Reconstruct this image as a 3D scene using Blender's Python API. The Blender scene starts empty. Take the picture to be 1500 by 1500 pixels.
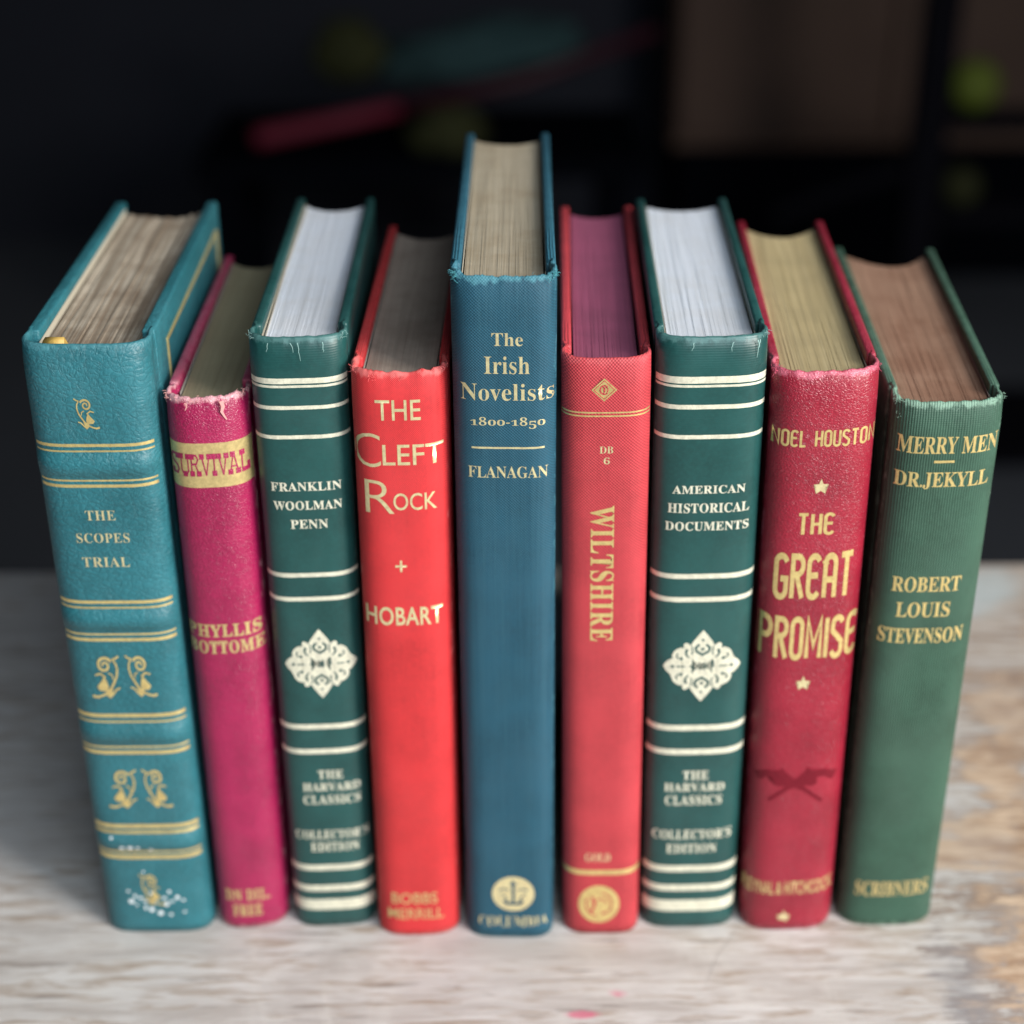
import bpy, bmesh, math, random
from mathutils import Vector, Matrix, noise
PI = math.pi
sc = bpy.context.scene
COL = sc.collection
random.seed(7)

# ------------------------------------------------------------------ camera, world, lamps, exposure
cam_data = bpy.data.cameras.new('camera')
cam_data.sensor_width = 36
cam_data.lens = 55.45
cam_data.clip_start = .02
cam_data.clip_end = 60
cam_data.dof.use_dof = True
cam_data.dof.focus_distance = .420
cam_data.dof.aperture_fstop = 5.6
cam = bpy.data.objects.new('camera', cam_data)
COL.objects.link(cam)
cam.matrix_world = (Matrix.Translation((0, 0, .36)) @ Matrix.Rotation(math.radians(90 - 28.0), 4, 'X')
                    @ Matrix.Rotation(math.radians(-.46), 4, 'Z'))
sc.camera = cam

world = bpy.data.worlds.new('World')
sc.world = world
world.use_nodes = True
bgn = world.node_tree.nodes['Background']
bgn.inputs[0].default_value = (.55, .72, 1, 1)
bgn.inputs[1].default_value = .025


def area_lamp(name, loc, target, sx, sy, power, col):
    d = bpy.data.lights.new(name, 'AREA')
    d.shape = 'RECTANGLE'
    d.size, d.size_y, d.energy, d.color = sx, sy, power, col
    o = bpy.data.objects.new(name, d)
    o.location = loc
    o.rotation_euler = (Vector(target) - Vector(loc)).to_track_quat('-Z', 'Y').to_euler()
    COL.objects.link(o)
    return o


# daylight through a wide doorway behind the camera and a window to the right of it
area_lamp('doorway_light', (.60, -.80, 1.15), (0, .4, .1), 1.2, 1.0, 22.5, (.82, .92, 1))
area_lamp('window_light', (1.18, -.42, .80), (0, .42, .08), .6, .8, 38, (1, .95, .88))

sc.view_settings.view_transform = 'Standard'
sc.view_settings.look = 'None'
sc.view_settings.exposure = 0
sc.view_settings.gamma = 1
sc.cycles.use_denoising = True
sc.cycles.max_bounces = 8

BOOKS = {1: {'b': 0.0032,
     'bands': [168.65, 118.88, 78.5, 37.37],
     'd': 0.1324,
     'flecks': [(-2.54, 24.99), (-8.2, 17.11), (-5.98, 11.45), (-7.58, 12.86), (-4.57, 14.3), (-0.88, 16.25), (-0.92, 11.69), (-3.26, 10.29), (-1.38, 9.4), (3.05, 14.21),
                (4.83, 16.74), (3.44, 11.64), (5.3, 12.75), (7.21, 14.41), (9.04, 13.16), (9.01, 8.29), (1.31, 7.93), (4.54, 7.31), (-7.8, 35.77), (-5.22, 35.79),
                (-2.87, 35.77), (1.07, 34.63), (-10.85, 39.37), (-3.2, 12.86), (0.45, 12.25), (-6.23, 15.16)],
     'h': 0.2032,
     'lean': 0.46,
     'n': 5,
     'rules': [(-16.107415128439936, 16.107415128439936, 174.31, 175.24), (-16.107415128439936, 16.107415128439936, 172.76, 173.27),
               (-16.107415128439936, 16.107415128439936, 163.76, 164.29), (-16.107415128439936, 16.107415128439936, 161.86, 162.81),
               (-16.107415128439936, 16.107415128439936, 124.36, 125.39), (-16.107415128439936, 16.107415128439936, 122.75, 123.32),
               (-16.107415128439936, 16.107415128439936, 113.68, 114.27), (-16.107415128439936, 16.107415128439936, 111.57, 112.63),
               (-16.107415128439936, 16.107415128439936, 84.64, 85.88), (-16.107415128439936, 16.107415128439936, 82.7, 83.33),
               (-16.107415128439936, 16.107415128439936, 73.38, 74.01), (-16.107415128439936, 16.107415128439936, 71.02, 72.3),
               (-16.107415128439936, 16.107415128439936, 42.59, 44.07), (-16.107415128439936, 16.107415128439936, 40.7, 41.64),
               (-16.107415128439936, 16.107415128439936, 32.78, 33.74), (-16.107415128439936, 16.107415128439936, 30.3, 31.82)],
     'scrolls': [((-3.63, 2.61, 179.6, 188.89), 1), ((-10.24, -0.93, 91.48, 106.7), -1), ((0.72, 9.11, 91.89, 106.84), 1), ((-10.13, -0.44, 50.35, 65.29), -1),
                 ((1.05, 9.58, 50.52, 65.43), 1), ((-4.2, 3.18, 11.12, 24.12), 1)],
     'sk': -0.0002,
     'text': [('THE', 'roman', (-4.78, 3.57, 151.64, 154.66)), ('SCOPES', 'roman', (-8.19, 6.74, 144.43, 147.5)), ('TRIAL', 'roman', (-7.44, 5.87, 136.66, 139.78))],
     'w': 0.0346,
     'x': -0.1156,
     'y': 0.3919,
     'yaw': 1.16},
 2: {'b': 0.0042,
     'd': 0.1212,
     'h': 0.1869,
     'label': (-11.15, 11.15, 160.75, 174.34),
     'lean': 0.69,
     'n': 3,
     'sk': 0.001,
     'slab': (-11.15, 10.49, 164.17, 171.28),
     'text': [('PHYLLIS', 'fat', (-11.15, 10.23, 111.64, 116.08)), ('BOTTOME', 'fat', (-11.15, 10.83, 105.92, 110.41)), ('DN DIL.', 'fat', (-7.87, 6.28, 11.33, 15.86)),
              ('FREE', 'fat', (-5.8, 3.58, 5.03, 9.62))],
     'w': 0.0226,
     'x': -0.0855,
     'y': 0.3946,
     'yaw': 1.08},
 3: {'b': 0.0024,
     'd': 0.1315,
     'emblem': (-9.52, 11.63, 89.46, 113.75),
     'h': 0.2039,
     'lean': 0.39,
     'n': 4,
     'rules': [(-12.96, 12.96, 191.56, 193.15), (-12.96, 12.96, 190.4, 191.12), (-12.96, 12.96, 183.97, 185.08), (-12.96, 12.96, 175.17, 176.3),
               (-12.96, 12.96, 131.37, 132.73), (-12.96, 12.96, 123.37, 124.75), (-12.96, 12.96, 78.11, 79.88), (-12.96, 12.96, 68.94, 70.73),
               (-12.96, 12.96, 23.14, 25.37), (-12.96, 12.96, 14.58, 16.99), (-12.96, 12.96, 6.76, 11.07)],
     'sk': 0.0006,
     'text': [('FRANKLIN', 'bold', (-9.54, 10.09, 159.13, 161.9)), ('WOOLMAN', 'bold', (-9.18, 9.98, 153.2, 156.01)), ('PENN', 'bold', (-4.72, 5.77, 147.21, 150.04)),
              ('THE', 'bold', (-2.12, 5.59, 59.4, 62.52)), ('HARVARD', 'bold', (-7.03, 10.67, 54.65, 57.81)), ('CLASSICS', 'bold', (-7.13, 10.46, 49.61, 53.06)),
              ("COLLECTOR'S", 'bold', (-10.5, 12.24, 35.85, 39.39)), ('EDITION', 'bold', (-5.9, 9.25, 30.86, 34.44))],
     'w': 0.0263,
     'x': -0.0587,
     'y': 0.3935,
     'yaw': 0.75},
 4: {'b': 0.0032,
     'd': 0.1297,
     'h': 0.1958,
     'lean': 0.32,
     'n': 3.4,
     'sk': 0.0006,
     'text': [('THE', 'hand', (-6.33, 5.91, 182.68, 188.69)), ('C', 'hand', (-12.88, -5.33, 168.52, 178.72)), ('LEFT', 'hand', (-4.83, 11.66, 169.28, 175.47)),
              ('R', 'hand', (-10.24, -2.15, 154.32, 164.54)), ('OCK', 'hand', (-2.39, 9.56, 155.35, 160.67)), ('+', 'hand', (-2.58, 0.69, 135.56, 139.34)),
              ('HOBART', 'handbold', (-11.78, 10.4, 117.8, 124.02)), ('BOBBS', 'hand', (-8.17, 6.43, 13.01, 17.54)), ('MERRILL', 'hand', (-9.57, 8.21, 6.71, 11.01))],
     'w': 0.0261,
     'x': -0.0312,
     'y': 0.3895,
     'yaw': -0.99},
 5: {'b': 0.003,
     'd': 0.1482,
     'h': 0.2227,
     'lean': 0.01,
     'medal': (-5.48, 7.96, 10.99, 25.07),
     'n': 5,
     'rules': [(-9.02, 10.79, 174.62, 175.19)],
     'sk': -0.0004,
     'text': [('The', 'light', (-3.23, 4.98, 204.44, 208.07)), ('Irish', 'light', (-5.31, 6.75, 196.5, 201.55)), ('Novelists', 'light', (-11.67, 13.34, 188.82, 193.76)),
              ('1800-1850', 'oldstyle', (-9.25, 10.95, 180.61, 184.03)), ('FLANAGAN', 'light', (-10.11, 11.75, 165.8, 169.34)),
              ('COLUMBIA', 'light', (-9.82, 12.37, 4.09, 8.7))],
     'w': 0.028,
     'x': -0.0018,
     'y': 0.3881,
     'yaw': -0.49},
 6: {'b': 0.0022,
     'd': 0.1401,
     'diamond': (-4.0, 2.91, 187.67, 194.4),
     'h': 0.199,
     'lean': -0.63,
     'medal': (-7.18, 5.91, 4.47, 19.86),
     'n': 4,
     'rules': [(-11.95, 11.95, 184.14, 184.58), (-11.95, 11.95, 183.13, 183.58), (-11.95, 11.95, 24.19, 26.13)],
     'sk': 0.0001,
     'text': [('DB', 'light', (-1.68, 2.03, 172.24, 174.3)), ('6', 'light', (-0.54, 1.14, 168.93, 171.0)), ('WILTSHIRE', 'vert', (-4.08, 2.68, 111.74, 156.08)),
              ('GOLD', 'light', (-5.07, 2.85, 29.6, 32.9))],
     'w': 0.0243,
     'x': 0.0276,
     'y': 0.3886,
     'yaw': -1.74},
 7: {'b': 0.0024,
     'd': 0.1298,
     'emblem': (-10.73, 12.16, 88.53, 113.56),
     'h': 0.2038,
     'lean': -0.63,
     'n': 4,
     'rules': [(-14.89, 14.89, 191.54, 193.52), (-14.89, 14.89, 190.39, 191.1), (-14.89, 14.89, 183.98, 185.29), (-14.89, 14.89, 175.07, 176.3),
               (-14.89, 14.89, 130.95, 132.53), (-14.89, 14.89, 123.2, 124.8), (-14.89, 14.89, 77.85, 79.87), (-14.89, 14.89, 68.96, 71.01),
               (-14.89, 14.89, 23.05, 25.56), (-14.89, 14.89, 15.16, 17.71), (-14.89, 14.89, 6.72, 11.32)],
     'sk': 0.0006,
     'text': [('AMERICAN', 'bold', (-9.67, 10.67, 158.28, 160.84)), ('HISTORICAL', 'bold', (-10.81, 12.0, 152.26, 155.28)),
              ('DOCUMENTS', 'bold', (-11.4, 12.12, 146.62, 149.45)), ('THE', 'bold', (-3.65, 4.32, 59.38, 62.77)), ('HARVARD', 'bold', (-9.14, 9.4, 54.93, 58.08)),
              ('CLASSICS', 'bold', (-8.8, 8.77, 49.64, 53.35)), ("COLLECTOR'S", 'bold', (-12.41, 12.32, 36.17, 39.98)),
              ('EDITION', 'bold', (-7.86, 7.87, 30.68, 34.26))],
     'w': 0.0302,
     'x': 0.0561,
     'y': 0.3914,
     'yaw': -1.81},
 8: {'b': 0.0042,
     'd': 0.1342,
     'h': 0.1942,
     'lean': -0.89,
     'n': 3.4,
     'pistols': [[(-13.35, 62.05), (-9.7, 63.86), (-6.24, 63.83), (-4.85, 64.78), (-4.15, 63.49), (-1.5, 60.83), (8.37, 52.08), (7.68, 51.04), (1.73, 56.0),
                  (-1.71, 57.45), (-4.05, 58.03), (-5.49, 57.76), (-7.18, 58.44), (-7.52, 61.01), (-9.57, 61.17), (-11.29, 59.54), (-12.27, 59.53)],
                 [(12.06, 62.31), (7.74, 63.85), (4.15, 63.79), (2.63, 64.79), (2.08, 63.53), (-0.26, 61.04), (-8.94, 52.94), (-8.16, 51.89), (-2.91, 56.44),
                  (0.37, 57.63), (2.65, 58.05), (4.14, 57.69), (5.79, 58.31), (5.82, 60.91), (7.94, 61.08), (10.02, 59.44), (11.14, 59.47)]],
     'sk': 0.0011,
     'stars': [(-1.96, 2.2, 158.75, 163.41), (-2.83, 1.41, 93.48, 98.34), (-3.41, 0.77, 2.94, 8.14)],
     'text': [('NOEL HOUSTON', 'deco', (-14.04, 14.52, 172.78, 178.53)), ('THE', 'deco', (-5.35, 4.79, 145.61, 152.78)),
              ('GREAT', 'deco', (-11.26, 11.01, 124.36, 139.92)), ('PROMISE', 'deco', (-14.52, 14.52, 103.83, 119.82)),
              ('REYNAL & HITCHCOCK', 'handbold', (-14.52, 13.79, 14.71, 20.08))],
     'w': 0.0295,
     'x': 0.088,
     'y': 0.3915,
     'yaw': -3.22},
 9: {'b': 0.004,
     'd': 0.1335,
     'h': 0.1841,
     'lean': -0.27,
     'n': 3.4,
     'rules': [(-3.24, 2.4, 167.01, 167.75)],
     'sk': 0.0016,
     'text': [('MERRY MEN', 'bolditalic', (-13.51, 14.31, 169.73, 174.92)), ('DR.JEKYLL', 'bolditalic', (-13.37, 12.84, 158.99, 164.09)),
              ('ROBERT', 'bolditalic', (-10.7, 9.03, 125.65, 130.67)), ('LOUIS', 'bolditalic', (-8.77, 6.8, 117.12, 122.22)),
              ('STEVENSON', 'bolditalic', (-12.89, 11.85, 108.19, 113.39)), ('SCRIBNERS', 'bolditalic', (-11.04, 12.23, 11.91, 17.89))],
     'w': 0.0307,
     'x': 0.1207,
     'y': 0.3935,
     'yaw': -4.94}}


# ------------------------------------------------------------------ helpers
def lin(r, g, b):
    def f(c):
        c /= 255
        return c / 12.92 if c <= .04045 else ((c + .055) / 1.055) ** 2.4
    return (f(r), f(g), f(b), 1)


def obj(name, bm, mats, parent=None, smooth=False):
    me = bpy.data.meshes.new(name)
    bm.to_mesh(me)
    bm.free()
    for m in (mats if isinstance(mats, (list, tuple)) else [mats]):
        me.materials.append(m)
    if smooth:
        for p in me.polygons:
            p.use_smooth = True
    o = bpy.data.objects.new(name, me)
    COL.objects.link(o)
    if parent:
        o.parent = parent
    return o


def tag(o, label, cat, group=None, kind=None):
    o['label'] = label
    o['category'] = cat
    if group:
        o['group'] = group
    if kind:
        o['kind'] = kind
    return o


def empty(name, loc=(0, 0, 0), rot=(0, 0, 0)):
    o = bpy.data.objects.new(name, None)
    o.empty_display_size = .05
    o.location, o.rotation_euler = loc, rot
    COL.objects.link(o)
    return o


def add_box(bm, x0, x1, y0, y1, z0, z1, bev=0, seg=2, sub=0):
    b = bmesh.new()
    vs = [b.verts.new((x, y, z)) for x in (x0, x1) for y in (y0, y1) for z in (z0, z1)]
    for f in ((0, 1, 3, 2), (4, 6, 7, 5), (0, 4, 5, 1), (2, 3, 7, 6), (0, 2, 6, 4), (1, 5, 7, 3)):
        b.faces.new([vs[i] for i in f])
    bmesh.ops.recalc_face_normals(b, faces=b.faces)
    if bev:
        bmesh.ops.bevel(b, geom=list(b.edges), offset=bev, segments=seg, profile=.5, affect='EDGES')
    me = bpy.data.meshes.new('tmp')
    b.to_mesh(me)
    b.free()
    bm.from_mesh(me)
    bpy.data.meshes.remove(me)


def add_tube(bm, pts, r, n=6, r1=None):
    pts = [Vector(p) for p in pts]
    rings = []
    for i, p in enumerate(pts):
        t = (pts[min(i + 1, len(pts) - 1)] - pts[max(i - 1, 0)]).normalized()
        a = t.orthogonal().normalized()
        c = t.cross(a)
        rr = r if r1 is None else r + (r1 - r) * i / (len(pts) - 1)
        rings.append([bm.verts.new(p + (a * math.cos(2 * PI * k / n) + c * math.sin(2 * PI * k / n)) * rr) for k in range(n)])
    for i in range(len(rings) - 1):
        for k in range(n):
            bm.faces.new((rings[i][k], rings[i][(k + 1) % n], rings[i + 1][(k + 1) % n], rings[i + 1][k]))
    bm.faces.new(rings[0][::-1])
    bm.faces.new(rings[-1])


# ------------------------------------------------------------------ node helper
class NT:
    def __init__(self, name):
        self.m = bpy.data.materials.new(name)
        self.m.use_nodes = True
        self.t = self.m.node_tree
        self.b = self.t.nodes['Principled BSDF']
        tc = self.t.nodes.new('ShaderNodeTexCoord')
        self.o = tc.outputs['Object']
        sp = self.t.nodes.new('ShaderNodeSeparateXYZ')
        self.t.links.new(self.o, sp.inputs[0])
        self.x, self.y, self.z = sp.outputs

    def put(self, sock, v):
        if isinstance(v, bpy.types.NodeSocket):
            self.t.links.new(v, sock)
        else:
            sock.default_value = v

    def math(self, op, a, b=0.0, c=None, clamp=False):
        n = self.t.nodes.new('ShaderNodeMath')
        n.operation = op
        n.use_clamp = clamp
        self.put(n.inputs[0], a)
        self.put(n.inputs[1], b)
        if c is not None:
            self.put(n.inputs[2], c)
        return n.outputs[0]

    def noise(self, scale, detail=4, rough=.55, vec=(1, 1, 1), off=(0, 0, 0), dist=0):
        mp = self.t.nodes.new('ShaderNodeMapping')
        mp.inputs['Scale'].default_value = vec
        mp.inputs['Location'].default_value = off
        self.t.links.new(self.o, mp.inputs[0])
        n = self.t.nodes.new('ShaderNodeTexNoise')
        n.inputs['Scale'].default_value = scale
        n.inputs['Detail'].default_value = detail
        n.inputs['Roughness'].default_value = rough
        n.inputs['Distortion'].default_value = dist
        self.t.links.new(mp.outputs[0], n.inputs['Vector'])
        return n.outputs[0]

    def voronoi(self, scale, feature='F1', vec=(1, 1, 1), warp=0.0):
        mp = self.t.nodes.new('ShaderNodeMapping')
        mp.inputs['Scale'].default_value = vec
        src = self.o
        if warp:
            nz = self.t.nodes.new('ShaderNodeTexNoise')
            nz.inputs['Scale'].default_value = scale * .6
            self.t.links.new(self.o, nz.inputs['Vector'])
            vm = self.t.nodes.new('ShaderNodeVectorMath')
            vm.operation = 'MULTIPLY_ADD'
            self.t.links.new(nz.outputs['Color'], vm.inputs[0])
            vm.inputs[1].default_value = (warp, warp, warp)
            self.t.links.new(self.o, vm.inputs[2])
            src = vm.outputs[0]
        self.t.links.new(src, mp.inputs[0])
        n = self.t.nodes.new('ShaderNodeTexVoronoi')
        n.feature = feature
        n.inputs['Scale'].default_value = scale
        self.t.links.new(mp.outputs[0], n.inputs['Vector'])
        return n.outputs['Distance']

    def ramp(self, v, lo, hi, a=0.0, b=1.0):
        n = self.t.nodes.new('ShaderNodeMapRange')
        n.interpolation_type = 'SMOOTHSTEP'
        self.put(n.inputs[0], v)
        for i, q in zip((1, 2, 3, 4), (lo, hi, a, b)):
            n.inputs[i].default_value = q
        return n.outputs[0]

    def mix(self, fac, a, b):
        n = self.t.nodes.new('ShaderNodeMix')
        n.data_type = 'RGBA'
        self.put(n.inputs[0], fac)
        self.put(n.inputs[6], a)
        self.put(n.inputs[7], b)
        return n.outputs[2]

    def bump(self, h, dist, strength=1.0, prev=None):
        n = self.t.nodes.new('ShaderNodeBump')
        n.inputs['Strength'].default_value = strength
        n.inputs['Distance'].default_value = dist
        self.t.links.new(h, n.inputs['Height'])
        if prev is not None:
            self.t.links.new(prev, n.inputs['Normal'])
        return n.outputs[0]

    def done(self, color=None, rough=None, normal=None, metal=None, spec=None):
        for k, v in (('Base Color', color), ('Roughness', rough), ('Normal', normal), ('Metallic', metal), ('Specular IOR Level', spec)):
            if v is not None:
                self.put(self.b.inputs[k], v)
        return self.m


def scale_col(c, k):
    return (min(1, c[0] * k), min(1, c[1] * k), min(1, c[2] * k), 1)


def cover_material(name, col, kind, worn, h, w, rough=.6, wear=.5, fleck=0.0, spec=.4):
    """binding cloth or leather: mottled colour, weave or grain relief, rubbed edges at head, tail and shoulders"""
    n = NT(name)
    mott = n.noise(55, 5, .6, off=(w * 411, h * 97, w * 173))
    fine = n.noise(900, 3, .6)
    c = n.mix(n.ramp(mott, .3, .7), scale_col(col, .78), scale_col(col, 1.20))
    fade = n.ramp(n.noise(22, 4, .6, vec=(1.6, 1, .8), off=(w * 90, 2, h * 30)), .42, .68)
    c = n.mix(n.math('MULTIPLY', fade, .22), c, (min(1, col[0] * 1.25 + .05), min(1, col[1] * 1.25 + .05), min(1, col[2] * 1.25 + .05), 1))
    scuff = n.math('MULTIPLY', n.ramp(n.noise(520, 5, .7, vec=(1, 1, .45), off=(w * 977, 0, h * 31)), .66, .74), n.ramp(n.noise(30, 3, .6, off=(5, 5, w * 50)), .42, .62))
    c = n.mix(n.math('MULTIPLY', scuff, .45 * wear), c, worn)
    c = n.mix(n.ramp(fine, .35, .75, 0, .35), c, scale_col(col, 1.5))
    bump = None
    if kind == 'leather':          # coarse wrinkled grain
        v1 = n.voronoi(420, 'DISTANCE_TO_EDGE', (1, .5, 1.5), warp=.0022)
        v2 = n.voronoi(1000, 'DISTANCE_TO_EDGE', warp=.0009)
        cr = n.noise(160, 4, .65, vec=(1, 1, .6), dist=1.5)
        ridge = n.math('ABSOLUTE', n.math('SUBTRACT', cr, .5))
        hgt = n.math('ADD', n.math('MULTIPLY', n.ramp(v1, 0, .3), .8), n.math('MULTIPLY', n.ramp(v2, 0, .3), .3))
        hgt = n.math('ADD', hgt, n.math('MULTIPLY', n.ramp(ridge, 0, .03), .5))
        bump = n.bump(hgt, .00013, .8)
        crease = n.math('MULTIPLY', n.ramp(v1, 0, .08, 1, 0), .30)
        c = n.mix(crease, c, scale_col(col, .55))
    elif kind == 'grain':          # fine pebbled imitation leather
        v1 = n.voronoi(1050, 'DISTANCE_TO_EDGE', (1, 1, 1.5), warp=.0014)
        hgt = n.math('ADD', n.ramp(v1, 0, .3), n.math('MULTIPLY', n.noise(260, 3), .6))
        bump = n.bump(hgt, .00009, .9)
        c = n.mix(n.math('MULTIPLY', n.ramp(v1, 0, .1, 1, 0), .30), c, scale_col(col, .6))
    elif kind == 'smooth':         # smooth coated cloth
        hgt = n.math('ADD', n.math('MULTIPLY', n.math('SINE', n.math('MULTIPLY', n.z, 9500)), .25), n.noise(500, 4))
        bump = n.bump(hgt, .00005, .6)
    elif kind == 'ribbed':         # vertical ribs
        xr = n.math('ADD', n.x, n.math('MULTIPLY', n.noise(90, 2), .0006))
        s = n.math('SINE', n.math('MULTIPLY', xr, 2 * PI / .00072))
        s2 = n.math('SINE', n.math('MULTIPLY', n.z, 2 * PI / .0006))
        hgt = n.math('ADD', s, n.math('ADD', n.math('MULTIPLY', s2, .25), n.noise(800, 3)))
        bump = n.bump(hgt, .00006, .8)
        c = n.mix(n.ramp(s, -1, 1, .22, 0), c, scale_col(col, .5))
    else:                          # plain weave; kind = thread pitch in metres
        p = kind
        jx = n.math('ADD', n.x, n.math('MULTIPLY', n.noise(120, 2), p * .7))
        jz = n.math('ADD', n.z, n.math('MULTIPLY', n.noise(110, 2, off=(3, 1, 2)), p * .7))
        s = n.math('MULTIPLY', n.math('SINE', n.math('MULTIPLY', jx, 2 * PI / p)), n.math('SINE', n.math('MULTIPLY', jz, 2 * PI / p)))
        hgt = n.math('ADD', s, n.math('MULTIPLY', n.noise(1200, 2), .8))
        bump = n.bump(hgt, p * .075, .9)
        c = n.mix(n.ramp(s, -.9, .3, .6, 0), c, scale_col(col, .45))
        c = n.mix(n.ramp(s, .2, 1, 0, .5), c, scale_col(col, 1.8))
        thr = n.noise(1, 3, .6, vec=(1500, 300, 22))
        c = n.mix(n.ramp(thr, .3, .75, 0, .4 + fleck), c, scale_col((col[0] * .9 + .01, col[1] * 1.1, col[2], 1), 1.25))
    # rubbed head and tail edges, and shoulders
    nz = n.noise(420, 4, .65, vec=(1, 1, .6), off=(w * 733, 0, 0))
    head = n.math('MAXIMUM', n.ramp(n.z, h - .0032, h + .0002), n.ramp(n.z, .0026, .0))
    side = n.math('MULTIPLY', n.ramp(n.math('ABSOLUTE', n.x), w * .5 - .0016, w * .5 - .0001), .55)
    m = n.math('ADD', n.math('MULTIPLY', n.math('MAXIMUM', head, side), .75), n.math('MULTIPLY', n.math('SUBTRACT', nz, .5), 1.6))
    rub = n.math('MULTIPLY', n.math('MULTIPLY', n.ramp(m, .35, .8), wear), n.ramp(n.y, .006, .012, 1, .22))
    c = n.mix(rub, c, worn)
    r = n.math('ADD', n.math('MULTIPLY', n.math('SUBTRACT', mott, .5), .25), rough)
    return n.done(c, r, bump, spec=spec)


def page_material(name, a, b, dirt, dirt_amt, seed, streak=1.0, broad=.55):
    n = NT(name)
    s1 = n.noise(1, 3, .6, vec=(2600, 25, 40), off=(seed, 0, 0))
    s2 = n.noise(1, 2, .5, vec=(420, 12, 20), off=(seed * 3, 0, 0))
    c = n.mix(n.math('MULTIPLY', n.ramp(s1, .3, .7), streak), b, a)
    c = n.mix(n.math('MULTIPLY', n.ramp(s2, .42, .62), broad * streak), c, scale_col(b, .85))
    gap = n.noise(1, 2, .5, vec=(5200, 14, 30), off=(seed * 7, 1, 0))
    c = n.mix(n.math('MULTIPLY', n.ramp(gap, .30, .42, 1, 0), .55), c, scale_col(dirt, .8))
    g = n.noise(70, 6, .65, off=(seed, seed, 0))
    near = n.ramp(n.y, .004, .075, 1, .25)
    gg = n.ramp(n.math('ADD', n.math('MULTIPLY', g, 1.0), n.math('MULTIPLY', near, .22)), .45, .85)
    c = n.mix(n.math('MULTIPLY', gg, dirt_amt), c, dirt)
    hgt = n.math('ADD', s1, n.math('MULTIPLY', n.noise(600, 3, vec=(1, .3, 1)), .5))
    return n.done(c, .72, n.bump(hgt, .00006, .6), spec=.3)


def foil(name, col, metal=.75, rough=.38):
    n = NT(name)
    w = n.noise(700, 4, .7)
    c = n.mix(n.ramp(w, .3, .75), scale_col(col, .8), scale_col(col, 1.1))
    return n.done(c, n.math('ADD', n.math('MULTIPLY', w, .25), rough - .1), n.bump(n.noise(750, 4, .65), .00012, .8), metal=metal)


def plain(name, col, rough=.6, metal=0, var=.25, scale=40, spec=.3):
    n = NT(name)
    w = n.noise(scale, 5, .6)
    return n.done(n.mix(w, scale_col(col, 1 - var), scale_col(col, 1 + var)), rough, n.bump(w, .0006, .4), metal, spec)


# ------------------------------------------------------------------ book construction
TURN = .0028          # default board thickness


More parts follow.
